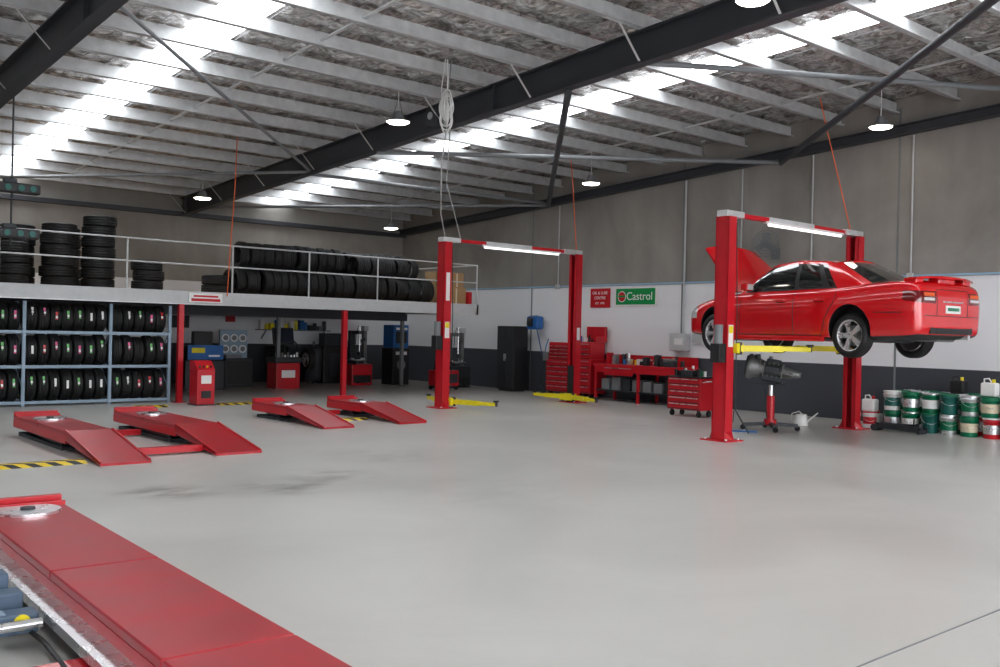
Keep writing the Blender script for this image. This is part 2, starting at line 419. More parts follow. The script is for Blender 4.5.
# ------------------------------------------------------------------ tyre rack
rx = [1.9, 3.5, 5.11, 6.75, 7.98]
RY0, RY1 = 20.2, 20.8
b = B()
for x in rx:
    for y in (RY0, RY1):
        b.bx(x-.03, x+.03, y-.03, y+.03, 0, 2.05, 'rack')
    b.beam((x, RY0, .3), (x, RY1, .8), .02, .02, 'rack'); b.beam((x, RY1, .9), (x, RY0, 1.5), .02, .02, 'rack')
for z in (.1, .8, 1.48):
    for y in (RY0+.0, RY1-.0):
        b.bx(rx[0], rx[-1], y-.02, y+.02, z-.06, z, 'rack')
b.obj("tyre_rack")
b = B()
lab = ['pink', 'white', 'lgreen', 'white', 'pink', 'red', 'lgreen']
for z in (.1, .8, 1.48):
    for a, c in zip(rx[:-1], rx[1:]):
        n = int((c-a-.1)/.205)
        for i in range(n):
            R = random.uniform(.285, .30) if z > 1.4 else random.uniform(.3, .325)
            x = a+.05+(i+.5)*(c-a-.1)/n
            y = (RY0+RY1)/2+random.uniform(-.02, .02)
            tyre(b, T(x, y, z+R-.025) @ RY(90), R, .19, .2, 28)
            if random.random() < .9:
                k = random.choice(lab)
                ang = random.uniform(.05, .4)
                yy = y-(R+.004)*cos(ang); zz = z+R-.025+(R+.004)*sin(ang)
                b.beam((x, yy, zz-.08), (x, yy+.08*sin(ang), zz+.08), .045, .006, k, up=(0, -1, 0))
                b.beam((x, yy-.004, zz-.05), (x, yy-.003, zz), .04, .006, 'white', up=(0, -1, 0))
b.obj("rack_tyres", fix=False)

b = B()
def stack(x, y, n, R=.34, W=.215):
    for i in range(n):
        tyre(b, T(x+random.uniform(-.03, .03), y+random.uniform(-.02, .02), MZ+W*(i+.5)*1.02+.003), R, W, .21, 32)
stack(5.05, 21.0, 4); stack(5.93, 21.0, 6); stack(6.75, 21.0, 7); stack(7.68, 20.75, 3, .33); stack(4.2, 21.1, 4); stack(6.3, 21.9, 6); stack(5.4, 22, 6); stack(3.4, 21.1, 6); stack(4.6, 22.3, 6)
def row(x0, x1, y, z, R=.33, W=.205):
    n = int((x1-x0)/W)
    for i in range(n):
        tyre(b, T(x0+(i+.5)*W, y+random.uniform(-.08, .08), z+R) @ RZ(random.uniform(-12, 12)) @ RY(90), R+random.uniform(-.035, 0), W*.93, .2, 28)
row(9.75, 15.3, 20.9, MZ+.003); row(9.85, 12.7, 21.0, MZ+.62); row(12.95, 14.8, 21.0, MZ+.58, .29)
row(9.9, 15.3, 21.7, MZ+.003); row(10.2, 15.2, 21.7, MZ+.64); row(10.6, 15.5, 22.5, MZ+.003); row(10.6, 15.5, 22.5, MZ+.64)
stack(9.35, 21.0, 2); stack(11.2, 23.4, 6); stack(12.1, 23.4, 6); stack(13, 23.4, 6); stack(14, 23.4, 5)
b.obj("mezzanine_tyres", fix=False)
b = B()
for (x0, x1, y0, y1, z0, z1) in [(15.5, 16.1, 20.3, 20.9, MZ+.002, MZ+.45), (15.55, 16.05, 20.35, 20.85, MZ+.452, MZ+.85), (15.6, 16.0, 21, 21.5, MZ+.002, MZ+.9)]:
    b.rbox(x0, x1, y0, y1, z0, z1, 'card', .006); b.bx(x0+.25, x0+.3, y0-.003, y0, z0+.02, z1-.02, 'cream')
b.rbox(16.12, 16.23, 20.2, 20.6, MZ+.002, MZ+.35, 'red', .006)
b.obj("cardboard_boxes")

# ------------------------------------------------------------------ runway lifts
def runway(b, x0, x1, yf, yr, h=.28, ramp=1.35, seams=None, tt=.75):
    L0 = yf+ramp
    xm = (x0+x1)/2
    b.add([(x0, yf, .0), (x1, yf, .0), (x1, yf, .03), (x0, yf, .03), (x0, L0, h), (x1, L0, h), (x1, L0, h-.12), (x0, L0, h-.12)],
          [(0, 1, 2, 3), (3, 2, 5, 4), (4, 5, 6, 7), (7, 6, 1, 0), (0, 3, 4, 7), (1, 6, 5, 2)], 'deck')
    for e in (x0, x1-.02):
        b.beam((e+.01, yf+.02, .035), (e+.01, L0, h+.004), .02, .03, 'red')
    pts = [L0]+(seams or [(L0+yr)/2])+[yr]
    for a, c in zip(pts[:-1], pts[1:]):
        b.rbox(x0, x1, a+.005, c-.005, h-.05, h, 'deck', .008)
    b.bx(x0+.03, x1-.03, L0+.02, yr-.02, h-.17, h-.05, 'dark')
    b.bx(x0, x0+.03, L0, yr, h-.16, h-.05, 'red'); b.bx(x1-.03, x1, L0, yr, h-.16, h-.05, 'red')
    b.bx(x0+.05, x1-.05, L0+.3, yr-.1, 0, .05, 'dark')
    for e in (x0+.1, x1-.1):
        b.beam((e, L0+.4, .06), (e, yr-.4, .13), .04, .06, 'dark')
    b.beam((x0, yr-.04, h+.03), (x1, yr-.04, h+.03), .06, .06, 'red')
    b.beam((x0, yr-.16, h+.015), (x1, yr-.16, h+.015), .03, .03, 'red')
    b.cyl((xm, yr-tt, h), (xm, yr-tt, h+.02), .22, 'silver', n=40); b.cyl((xm, yr-tt, h+.02), (xm, yr-tt, h+.035), .05, 'dark', n=24)
b = B()
runway(b, 3.73, 4.32, 11.4, 15.2); runway(b, 5.22, 5.85, 11.6, 15.4)
b.bx(4.32, 5.22, 12.0, 12.12, .02, .10, 'red'); b.bx(4.32, 5.22, 14.2, 14.3, .02, .1, 'red')
b.obj("alignment_lift")
b = B()
runway(b, 8.05, 8.63, 13.8, 16.4, ramp=1.3); runway(b, 9.62, 10.2, 13.9, 16.4, ramp=1.3)
b.bx(8.63, 9.62, 15.9, 16.0, .02, .1, 'red')
b.obj("alignment_lift")
b = B()
b.M = T(2.25, 7.8, 0) @ RZ(-1.8) @ T(-2.25, -7.8, 0)
runway(b, 1.65, 2.25, .3, 7.8, .28, 1.4, [3.85, 5.6], .35); runway(b, -.4, .2, .3, 7.8, .28, 1.4, [3.85, 5.6], .35)
b.bx(1.53, 1.65, 2, 7.3, .12, .17, 'silver'); b.bx(.2, .32, 2, 7.3, .12, .17, 'silver')
for i, (y, z) in enumerate(((5.25, .13), (5.45, .19), (5.65, .25), (5.9, .25))):
    b.rbox(.25, 1.5-.03*i, y-.07, y+.07, z-.05, z+.05, 'bluegrey', .01)
    b.bx(.4, 1.35, y-.04, y+.04, z+.05, z+.056, 'rack')
b.rbox(.5, 1.25, 5.3, 5.9, .05, .2, 'dark', .01)
b.cyl((1.25, 5.6, .3), (1.25, 5.6, .33), .05, 'dark', n=20); b.cyl((.5, 5.6, .3), (.5, 5.6, .33), .05, 'dark', n=20)
b.cyl((1.15, 5.13, .14), (1.5, 5.13, .14), .025, 'silver'); b.cyl((1.42, 5.185, .14), (1.42, 5.17, .14), .04, 'yellow', n=20)
b.bx(.2, 1.65, 4.0, 4.6, .02, .1, 'red')
b.tube([(1.45, 2.2, .1), (1.42, 4, .12), (1.48, 5, .08), (1.3, 7.5, .1)], .012, 'black')
b.obj("alignment_lift")
for (x0, x1, y) in [(2.45, 3.68, 11.85), (8.62, 9.55, 19.1), (8.66, 9.58, 15.0), (6.9, 7.5, 19.1)]:
    b = B(); b.add([(x0, y-.16, 0), (x1, y-.16, 0), (x1, y-.08, .035), (x0, y-.08, .035), (x0, y+.08, .035), (x1, y+.08, .035), (x1, y+.16, 0), (x0, y+.16, 0)], [(0, 1, 2, 3), (3, 2, 5, 4), (4, 5, 6, 7), (0, 3, 4, 7), (1, 6, 5, 2), (0, 7, 6, 1)], 'hazard'); b.obj("hazard_cable_cover")

# ------------------------------------------------------------------ two post lifts
def post(b, x, y, sgn, H, zc, w=.19, d=.24):
    t = .02
    b.bx(x-.22, x+.22, y-.26, y+.26, 0, .02, 'red')
    xo = x-sgn*w/2
    b.bx(min(xo, xo+sgn*t), max(xo, xo+sgn*t), y-d/2, y+d/2, .02, H, 'red')
    for s in (-1, 1):
        b.bx(x-w/2, x+w/2, y+s*d/2-t/2, y+s*d/2+t/2, .02, H, 'red')
        xi = x+sgn*w/2
        b.bx(min(xi, xi-sgn*t), max(xi, xi-sgn*t), min(y+s*d/2, y+s*(d/2-.07)), max(y+s*d/2, y+s*(d/2-.07)), .02, H, 'red')
        b.add([(x-.1, y+s*d/2, .02), (x+.1, y+s*d/2, .02), (x+.1, y+s*d/2, .16), (x-.1, y+s*d/2, .16), (x, y+s*.24, .02)], [(0, 1, 2, 3), (0, 3, 4), (1, 4, 2), (3, 2, 4)], 'red')
        b.cyl((x+.16, y+s*.2, .02), (x+.16, y+s*.2, .045), .02, 'silver', n=8); b.cyl((x-.16, y+s*.2, .02), (x-.16, y+s*.2, .045), .02, 'silver', n=8)
    b.cyl((x-.03*sgn, y, .05), (x-.03*sgn, y, H-.3), .03, 'dark', n=12)
    b.bx(x-.04, x+.04, y-.05, y-.035, .1, H-.2, 'black')
    xa = x+sgn*.19
    b.bx(min(x-.05*sgn, x+.11*sgn), max(x-.05*sgn, x+.11*sgn), y-.095, y+.095, zc-.1, zc+.75, 'black')
    b.bx(min(x+sgn*.08, xa+sgn*.06), max(x+sgn*.08, xa+sgn*.06), y-.2, y+.2, zc-.08, zc+.08, 'yellow')
    for s in (-1, 1): b.cyl((xa, y+s*.17, zc-.1), (xa, y+s*.17, zc+.1), .045, 'dark', n=16)
    return xa
def arm(b, p, q, z):
    p = Vector((p[0], p[1], z)); q = Vector((q[0], q[1], z)); m = p.lerp(q, .6)
    b.beam(p, m, .12, .1, 'yellow'); b.beam(p.lerp(q, .45), q, .08, .07, 'yellow')
    b.cyl(q+Vector((0, 0, -.04)), q+Vector((0, 0, .07)), .035, 'dark', n=16); b.cyl(q+Vector((0, 0, .05)), q+Vector((0, 0, .08)), .06, 'black', n=20)
def lift(name, xl, xr_, y, H, zc, arms):
    b = B()
    al = post(b, xl, y, 1, H, zc); ar = post(b, xr_, y, -1, H, zc)
    for (side, ys_, tx, ty) in arms:
        arm(b, (al if side == 0 else ar, y+ys_*.17), (tx, ty), zc)
    b.rbox(xl-.12, xl+.35, y-.1, y+.1, H, H+.10, 'galv', .008); b.rbox(xr_-.45, xr_+.12, y-.1, y+.1, H, H+.10, 'galv', .008)
    b.rbox(xl-.1, xr_+.1, y-.05, y+.05, H+.015, H+.085, 'red', .006)
    b.bx(xl+1.1, xr_-1.5, y-.065, y+.065, H+.0, H+.095, 'galv')
    b.cyl((xl+1.0, y-.11, H-.05), (xr_-.7, y-.11, H-.05), .022, 'tube', n=12)
    b.bx(xl+.95, xr_-.65, y-.135, y-.085, H-.03, H+.01, 'white')
    b.rbox(xl-.27, xl-.10, y-.12, y+.06, 1.25, 1.55, 'black', .01); b.cyl((xl-.18, y-.03, 1.55), (xl-.18, y-.03, 1.85), .07, 'midgrey', n=20)
    b.bx(xl-.06, xl+.06, y-.136, y-.131, 1.5, 1.85, 'white'); b.bx(xl-.05, xl+.05, y-.138, y-.136, 1.72, 1.83, 'yellow')
    if H < 3.57: b.bx(xl-.05, xl+.05, y-.136, y-.131, 2.3, 2.9, 'white')
    b.bx(xr_-.05, xr_+.05, y-.136, y-.131, 1.5, 1.8, 'white')
    b.tube([(xl+.1, y-.13, H-.1), (xl+.13, y-.15, 2.0), (xl+.12, y-.16, .7), (xl+.1, y-.14, .3)], .008, 'black', 6)
    return b.obj(name)
lift("two_post_lift", 12.74, 16.70, 9.4, 3.58, 1.48, [(0, 1, 14.0, 10.4), (0, -1, 13.95, 8.6), (1, 1, 15.4, 10.35), (1, -1, 15.2, 8.5)])
lift("two_post_lift", 12.49, 16.45, 16.5, 3.56, .14, [(0, 1, 12.95, 17.6), (0, -1, 13.0, 15.3), (1, 1, 16.2, 17.6), (1, -1, 15.9, 15.2)])

# ------------------------------------------------------------------ car
car = empty("car", (14.62, 6.62, 1.44)); car.rotation_euler = (0, 0, radians(90-6.2)); car.scale = (0.985, 1.02, 1.07)
st = [
 (0.00, .62, .42, .82), (0.02, .78, .32, .93), (0.08, .86, .26, 1.02), (0.22, .90, .23, 1.065), (0.5, .915, .22, 1.065), (0.85, .925, .21, 1.045),
 (1.3, .93, .19, .995), (2.2, .935, .18, .96), (3.2, .93, .18, .945), (3.7, .92, .19, .935), (4.15, .90, .20, .87), (4.5, .86, .22, .79), (4.75, .77, .24, .70), (4.87, .62, .28, .62), (4.9, .45, .34, .56)]
sec = [(0, 0), (.6, 0), (.88, .01), (.965, .06), (.98, .22), (.995, .45), (1.0, .62), (.99, .72), (.985, .76), (.95, .90), (.89, .965), (.7, 1.0), (.35, 1.012), (0, 1.016)]
vs = []; ring = 2*len(sec)-2
for x, w, zb, zt in st:
    half = [(x, w*a, zb+(zt-zb)*c) for a, c in sec]
    vs += half + [(p[0], -p[1], p[2]) for p in half[-2:0:-1]]
fs = []
for i in range(len(st)-1):
    for k in range(ring):
        fs.append((i*ring+k, i*ring+(k+1) % ring, (i+1)*ring+(k+1) % ring, (i+1)*ring+k))
def cap(o, flip):
    n = ring; m = len(sec)-1; out = []
    for k in range(m):
        a, c = o+k, o+k+1; d, e = o+(n-k-1) % n, o+(n-k) % n
        if k == 0: out.append((a, c, d))
        elif k == m-1: out.append((a, c, e))
        else: out.append((a, c, d, e))
    return [t[::-1] for t in out] if flip else out
fs += cap(0, False)+cap((len(st)-1)*ring, True)
me = bpy.data.meshes.new("body"); me.from_pydata(vs, [], fs); me.update()
bm = bmesh.new(); bm.from_mesh(me); bmesh.ops.recalc_face_normals(bm, faces=bm.faces[:]); bm.to_mesh(me); bm.free()
for k in ('carred', 'black', 'lens', 'clearlens'): me.materials.append(M[k])
tmp = bpy.data.objects.new("tmp_body", me); scene.collection.objects.link(tmp)
md = tmp.modifiers.new("s", 'SUBSURF'); md.levels = 4; md.render_levels = 4
WX = (1.16, 4.0); WR = .325
cut = B()
for wx in WX:
    for s in (-1, 1):
        cut.cyl((wx, s*.62, .345), (wx, s*1.2, .345), .375, 'carred', n=56)
cm = bpy.data.meshes.new("cut"); cm.from_pydata(cut.v, [], cut.f); cm.update()
bm = bmesh.new(); bm.from_mesh(cm); bmesh.ops.remove_doubles(bm, verts=bm.verts[:], dist=1e-5); bmesh.ops.recalc_face_normals(bm, faces=bm.faces[:]); bm.to_mesh(cm); bm.free()
cm.materials.append(M['black'])
cuto = bpy.data.objects.new("tmp_cut", cm); scene.collection.objects.link(cuto)
bo = tmp.modifiers.new("b", 'BOOLEAN'); bo.object = cuto; bo.operation = 'DIFFERENCE'; bo.solver = 'EXACT'
dg = bpy.context.evaluated_depsgraph_get()
bme = bpy.data.meshes.new_from_object(tmp.evaluated_get(dg))
bpy.data.objects.remove(tmp); bpy.data.objects.remove(cuto)
body = bpy.data.objects.new("body", bme); scene.collection.objects.link(body); body.parent = car
bvh = BVHTree.FromPolygons([v.co for v in bme.vertices], [p.vertices for p in bme.polygons])
for p in bme.polygons:
    c = p.center; n = p.normal
    inwell = any((c.x-w)**2+(c.z-.345)**2 < .376**2 and abs(c.y) < .93 for w in WX) and c.z < .73
    if inwell and (abs(n.y) < .25 or abs(c.y) < .65): p.material_index = 1; continue
    p.use_smooth = True
    if c.x < .26 and abs(c.y) > .42 and .73+.15*c.x < c.z < .90: p.material_index = 2
    elif c.z > .6 and n.z > .6 and 3.72 < c.x < 4.72 and abs(c.y) < .70: p.material_index = 1
    elif c.x > 4.5 and abs(c.y) > .4 and .52 < c.z < .70: p.material_index = 3
    elif c.x > 4.8 and abs(c.y) < .4 and .3 < c.z < .5: p.material_index = 1
    elif n.z < -.7: p.material_index = 1
bme.update()
def sy(x, z, off=.003):
    h = bvh.ray_cast(Vector((x, 3, z)), Vector((0, -1, 0)))
    return (h[0].y if h[0] else .9)+off
def sx(y, z, off=.004):
    h = bvh.ray_cast(Vector((-2, y, z)), Vector((1, 0, 0)))
    return (h[0].x if h[0] else 0)-off
b = B()
K = [((0.80, 0, 1.055), (1.58, 0, 1.405)), ((0.83, .35, 1.05), (1.59, .30, 1.40)), ((0.93, .66, 1.03), (1.64, .50, 1.375)),
     ((1.04, .76, 1.0), (1.70, .565, 1.355)), ((1.46, .815, .965), (1.84, .60, 1.375)), ((2.20, .83, .95), (2.28, .615, 1.40)),
     ((2.29, .83, .945), (2.35, .615, 1.40)), ((3.38, .80, .93), (2.82, .60, 1.37)), ((3.50, .76, .93), (2.90, .57, 1.37)),
     ((3.68, .40, .935), (3.0, .30, 1.40)), ((3.74, 0, .94), (3.03, 0, 1.405))]
SUB = 6
def ringpts(side):
    out = []
    for i in range(len(K)-1):
        for j in range(SUB):
            t = j/SUB
            out.append((Vector(K[i][0]).lerp(Vector(K[i+1][0]), t), Vector(K[i][1]).lerp(Vector(K[i+1][1]), t), i))
    out.append((Vector(K[-1][0]), Vector(K[-1][1]), len(K)-2))
    return [(Vector((a.x, side*a.y, a.z)), Vector((c.x, side*c.y, c.z)), i) for a, c, i in out]
VR = [-.12, .0, .05, .25, .45, .65, .80, .88, .94, 1.0]
def smoothz(x): return .02*max(0, 1-((x-2.3)/.75)**2)
for side in (1, -1):
    rp = ringpts(side); vs = []
    for a, c, i in rp:
        for v in VR:
            p = a.lerp(c, v); out = Vector(((p.x-2.2)*.6, p.y*2, 0)); out = out.normalized() if out.length > 0 else out
            bul = .04*sin(pi*max(0, min(1, v)))
            vs.append(p+out*bul+Vector((0, 0, smoothz(c.x)*max(0, v))))
    n = len(VR)
    for q in range(len(rp)-1):
        i = rp[q][2]; j = q-i*SUB
        for k in range(n-1):
            glass = 2 <= k <= 6 and i in (0, 1, 4, 6, 8, 9)
            trim = (k == 1 and i in (0, 1, 4, 5, 6, 8, 9)) or (2 <= k <= 6 and i == 5) or (i == 4 and j == 1 and 2 <= k <= 6)
            mt = 'black' if trim else ('glass' if glass else 'carred')
            b.add([vs[q*n+k], vs[(q+1)*n+k], vs[(q+1)*n+k+1], vs[q*n+k+1]], [(0, 1, 2, 3)], mt, True)
tops = [c for a, c, i in ringpts(1)]
vs = []; NY = 10
for c in tops:
    for k in range(NY+1):
        f = -1+2*k/NY
        vs.append((c.x, c.y*f, c.z+smoothz(c.x)+.03*(1-f*f)*min(1, c.y/.5)))
b.add(vs, [(q*(NY+1)+k, (q+1)*(NY+1)+k, (q+1)*(NY+1)+k+1, q*(NY+1)+k+1) for q in range(len(tops)-1) for k in range(NY)], 'carred', True)
g = b.obj("greenhouse", car)
bm = bmesh.new(); bm.from_mesh(g.data); bmesh.ops.remove_doubles(bm, verts=bm.verts[:], dist=.0008); bmesh.ops.recalc_face_normals(bm, faces=bm.faces[:]); bm.to_mesh(g.data); bm.free()
b = B()
def seam(pts, r=.006):
    for s in (1, -1):
        b.tube([(x, s*sy(x, z, 0), z) for x, z in pts], r, 'black', 6)
seam([(3.40, z) for z in (.26, .4, .5, .6, .7, .8, .88)])
seam([(2.24, z) for z in (.26, .4, .5, .6, .7, .8, .88, .93)])
seam([(1.70, .26), (1.66, .35), (1.62, .5), (1.55, .62), (1.46, .74), (1.43, .85), (1.44, .93)])
seam([(x, .26) for x in (1.7, 2.0, 2.4, 2.8, 3.1, 3.40)])
seam([(.10, .60), (.3, .60), (.5, .60), (.72, .60)])
for s in (1, -1):
    for hx in (1.72, 2.5):
        y = sy(hx, .78, .0)
        b.rbox(hx-.1, hx+.1, s*(y+.012)-.018, s*(y+.012)+.018, .765, .80, 'carred', .008)
        b.bx(hx-.09, hx+.09, s*(y+.005)-.008, s*(y+.005)+.008, .755, .766, 'black')
    b.rbox(3.12, 3.28, min(s*.88, s*1.05), max(s*.88, s*1.05), .95, 1.07, 'carred', .03); b.bx(3.17, 3.22, min(s*.78, s*.9), max(s*.78, s*.9), .95, .99, 'black')
    b.bx(3.112, 3.12, min(s*.90, s*1.03), max(s*.90, s*1.03), .965, 1.055, 'clearlens')
    b.rbox(1.62, 3.58, s*.895-.03, s*.895+.03, .165, .25, 'carred', .025)
    for z0, z1, mt in ((.77, .81, 'clearlens'), (.83, .88, 'orange')):
        for yy in (.50, .56, .62, .68):
            x = sx(yy, (z0+z1)/2); b.bx(x-.003, x+.012, s*yy-.03, s*yy+.03, z0, z1, mt)
b.tube([(sx(y, .93, 0), y, .93) for y in [i*.1-.4 for i in range(9)]], .005, 'black', 6)
b.tube([(sx(y, .56, 0), y, .56) for y in [i*.1-.7 for i in range(15)]], .005, 'black', 6)
for s in (1, -1): b.tube([(sx(s*.40, z, 0), s*.40, z) for z in (.56, .7, .8, .9, .93)], .005, 'black', 6)
xb = sx(0, .66); b.bx(xb-.012, xb+.02, -.19, .19, .60, .71, 'white'); b.bx(xb-.013, xb-.012, -.15, .15, .635, .68, 'green')
b.rbox(xb-.012, xb+.02, -.26, .26, .75, .77, 'silver', .005)
for y in [i*.1-.5 for i in range(11)]:
    x = sx(y, .36); b.bx(x-.004, x+.02, y-.05, y+.05, .31, .42, 'black')
NS = 20; wv = []
for i in range(NS+1):
    f = -1+2*i/NS; yy = .74*f; sw = .10*f*f; dz = -.03*abs(f)**3
    for (dx, dz2) in ((.02, 0), (.035, .03), (.14, .034), (.25, .005), (.24, -.012), (.15, -.004)):
        wv.append((dx+sw, yy, 1.09+dz+dz2))
b.add(wv, [(i*6+k, (i+1)*6+k, (i+1)*6+(k+1) % 6, i*6+(k+1) % 6) for i in range(NS) for k in range(6)]+[tuple(range(6)), tuple(NS*6+k for k in range(6))], 'carred', False)
for s in (-1, 1): b.rbox(.15, .36, s*.62-.10, s*.62+.10, .98, 1.09, 'carred', .02)
b.rbox(.1, .28, -.22, .22, 1.0, 1.095, 'carred', .02)
b.cyl((.0, -.45, .27), (.5, -.45, .27), .035, 'silver', n=20); b.rbox(.3, .8, -.6, -.1, .2, .34, 'cast', .04)
b.rbox(1.0, 1.32, -.6, .6, .17, .3, 'dark', .03); b.rbox(3.9, 4.15, -.6, .6, .15, .3, 'dark', .03)
b.rbox(3.85, 4.55, -.28, .28, .75, .93, 'dark', .03)
Hm = T(3.66, 0, .95) @ RY(-47)
bl, wv = 1.18, []
NXH, NYH = 8, 10
for lay in (0, 1):
    for i in range(NXH+1):
        for k in range(NYH+1):
            u = i/NXH; f = -1+2*k/NYH
            w = .78-.12*u**2
            wv.append((u*bl-.04*u*f*f, w*f, .05*(1-f*f)-.07*u*u-(.025 if lay else 0)))
o = (NXH+1)*(NYH+1)
fq = lambda off: [(off+i*(NYH+1)+k, off+(i+1)*(NYH+1)+k, off+(i+1)*(NYH+1)+k+1, off+i*(NYH+1)+k+1) for i in range(NXH) for k in range(NYH)]
b.add(wv, fq(0), 'carred', True, Hm); b.add(wv, fq(o), 'carred', True, Hm)
b.tube([(4.2, .6, .9), (4.15, .6, 1.45)], .01, 'dark', 6)
b.obj("trim_and_bonnet", car)
def wheel(b, Tm):
    tyre(b, Tm, WR, .22, .225, 48)
    b.lathe([(.228, -.09), (.21, -.08), (.205, .06), (.222, .088), (.232, .092), (.232, .085)], 'silver', Tm, 48)
    b.cyl(*[Tm @ Vector(p) for p in ((0, 0, -.03), (0, 0, -.01))], .15, 'cast', n=40)
    b.cyl(*[Tm @ Vector(p) for p in ((0, 0, -.01), (0, 0, .075))], .06, 'silver', n=24, r1=.045)
    for k in range(5):
        for da in (-7, 7):
            R = Tm @ RZ(72*k+da)
            vs = [(.03, -.03, .045), (.03, .03, .045), (.218, .022, .05), (.218, -.022, .05), (.03, -.024, .078), (.03, .024, .078), (.218, .016, .088), (.218, -.016, .088)]
            b.add(vs, [(0, 1, 2, 3), (4, 7, 6, 5), (0, 4, 5, 1), (1, 5, 6, 2), (2, 6, 7, 3), (3, 7, 4, 0)], 'silver', False, R)
    b.cyl(*[Tm @ Vector(p) for p in ((0, 0, -.085), (0, 0, -.08))], .2, 'black', n=32)
b = B()
for wx in WX:
    zc_ = WR-.06
    wheel(b, T(wx, .80, zc_) @ RX(-90)); wheel(b, T(wx, -.80, zc_) @ RX(90))
    b.cyl((wx, -.72, zc_), (wx, .72, zc_), .04, 'dark', n=12)
b.obj("wheels", car)

# ------------------------------------------------------------------ transmission on jack
b = B(); x, y = 14.98, 10.0
for a in range(4):
    c, s = cos(radians(45+90*a)), sin(radians(45+90*a))
    b.beam((x, y, .12), (x+.48*c, y+.48*s, .09), .08, .06, 'dark')
    b.cyl((x+.48*c-.02, y+.48*s, .045), (x+.48*c+.02, y+.48*s, .045), .045, 'black', n=16); b.cyl((x+.48*c, y+.48*s, .04), (x+.48*c, y+.48*s, .1), .015, 'dark')
b.cyl((x, y, .1), (x, y, .62), .07, 'red', n=20); b.cyl((x, y, .62), (x, y, .82), .04, 'silver', n=16); b.cyl((x, y, .1), (x, y, .2), .11, 'red', n=20)
b.bx(x-.18, x+.18, y-.2, y+.2, .82, .85, 'dark'); b.tube([(x-.1, y, .2), (x-.3, y-.1, .45), (x-.36, y-.12, .75)], .012, 'dark')
G = T(x, y, 1.08) @ RZ(30) @ RX(9)
prof = [(0, -.42), (.22, -.42), (.23, -.36), (.19, -.30), (.15, -.14), (.14, .0), (.15, .10), (.12, .16), (.095, .30), (.07, .44), (.045, .52), (0, .52)]
b.lathe(prof, 'cast', G @ RX(90), 24)
b.M = G
b.rbox(-.16, .16, -.2, .17, -.2, -.08, 'dark', .03)
for i in range(6): b.bx(-.17, .17, -.2+i*.08, -.188+i*.08, -.12, .14, 'cast')
b.cyl((.1, .05, .12), (.1, .05, .24), .035, 'cast'); b.rbox(-.12, .08, -.15, .1, .1, .2, 'dark', .02); b.cyl((-.05, .24, .1), (-.05, .28, .24), .05, 'dark'); b.rbox(-.24, -.12, -.15, .1, -.06, .08, 'dark', .02)
b.cyl((-.14, -.1, 0), (-.14, -.38, -.02), .03, 'cast'); b.cyl((0, .42, 0), (0, .45, 0), .19, 'dark', n=24)
b.M = Matrix.Identity(4)
b.obj("transmission_jack_with_gearbox")
b = B(); b.lathe([(0, 0), (.12, 0), (.13, .02), (.11, .2), (.1, .22), (0, .22)], 'white', T(16.3, 10.2, 0), 24)
b.cyl((16.3, 10.08, .08), (16.3, 9.85, .27), .02, 'white', r1=.012); b.tube([(16.3, 10.3, .04), (16.3, 10.42, .1), (16.3, 10.4, .22), (16.3, 10.25, .27), (16.3, 10.18, .22)], .012, 'white')
b.obj("watering_can")
b = B(); b.tube([(13.6, 9.9, 1.42), (13.62, 9.92, 1.0), (13.55, 9.9, .5), (13.7, 10.0, .06), (14.0, 10.2, .02), (14.3, 9.8, .02)], .014, 'blue'); b.tube([(13.75, 9.95, 1.42), (13.72, 10, .9), (13.8, 9.9, .4), (13.9, 9.7, .02)], .012, 'black'); b.obj("air_hose", fix=False)

# ------------------------------------------------------------------ pails
def pail(b, x, y, z, col, h=.36, r=.15, lid='white', label='white'):
    b.lathe([(0, 0), (r*.9, 0), (r*.92, .01), (r*.96, h*.45), (r*.99, h*.8), (r*1.06, h*.82), (r*1.06, h*.85), (r*1.0, h*.86), (r, h*.93)], col, T(x, y, z), 28)
    b.lathe([(r*1.05, h*.92), (r*1.07, h*.98), (r*1.0, h), (r*.9, h*.97), (0, h*.97)], lid, T(x, y, z), 28)
    if label:
        b.lathe([(r*.955, h*.22), (r*.99, h*.66)], label, T(x, y, z), 28)
    b.M = T(x, y, z) @ RZ(-60)
    b.tube([(-r*1.07*cos(t), -r*1.10*sin(t)-.002, h*.82-.13*sin(t)) for t in [i*pi/8 for i in range(9)]], .004, 'silver', 5); b.M = Matrix.Identity(4)
combos = [('green', 'green', 'silver'), ('green', 'silver', 'white'), ('teal', 'green', None), ('silver', 'silver', 'green'), ('green', 'green', 'cream'), ('red', 'white', 'silver'), ('teal', 'silver', 'silver'), ('silver', 'silver', 'red'), ('white', 'white', 'teal')]
b = B(); i = 0
for r_, xx_ in enumerate((17.35, 17.75, 18.15)):
    for k in range(9):
        y = 8.95-k*.36
        for lev in range(2):
            c, l, lb = combos[(i*5+lev*3+r_) % 9]; i += 1
            pail(b, xx_+random.uniform(-.02, .02), y+random.uniform(-.015, .015), lev*.362, c, lid=l, label=lb)
pail(b, 17.35, 9.38, 0, 'white', .30, .13, 'red', 'red'); pail(b, 17.32, 9.70, 0, 'white', .30, .13, 'red', 'red')
b.obj("oil_pails", fix=False)
def jug(b, x, y, z, col, capc):
    b.rbox(x-.1, x+.1, y-.13, y+.13, z, z+.24, col, .03); b.cyl((x, y-.06, z+.23), (x, y-.06, z+.3), .03, capc)
    b.tube([(x, y+.1, z+.22), (x, y+.1, z+.3), (x, y+.02, z+.31), (x, y-.03, z+.24)], .015, col)
b = B(); jug(b, 17.4, 7.2, .725, 'white', 'yellow'); jug(b, 17.75, 7.9, .725, 'black', 'yellow'); jug(b, 17.35, 9.38, .30, 'white', 'red'); jug(b, 17.75, 9.5, 0, 'white', 'red'); b.obj("oil_jugs")
b = B()
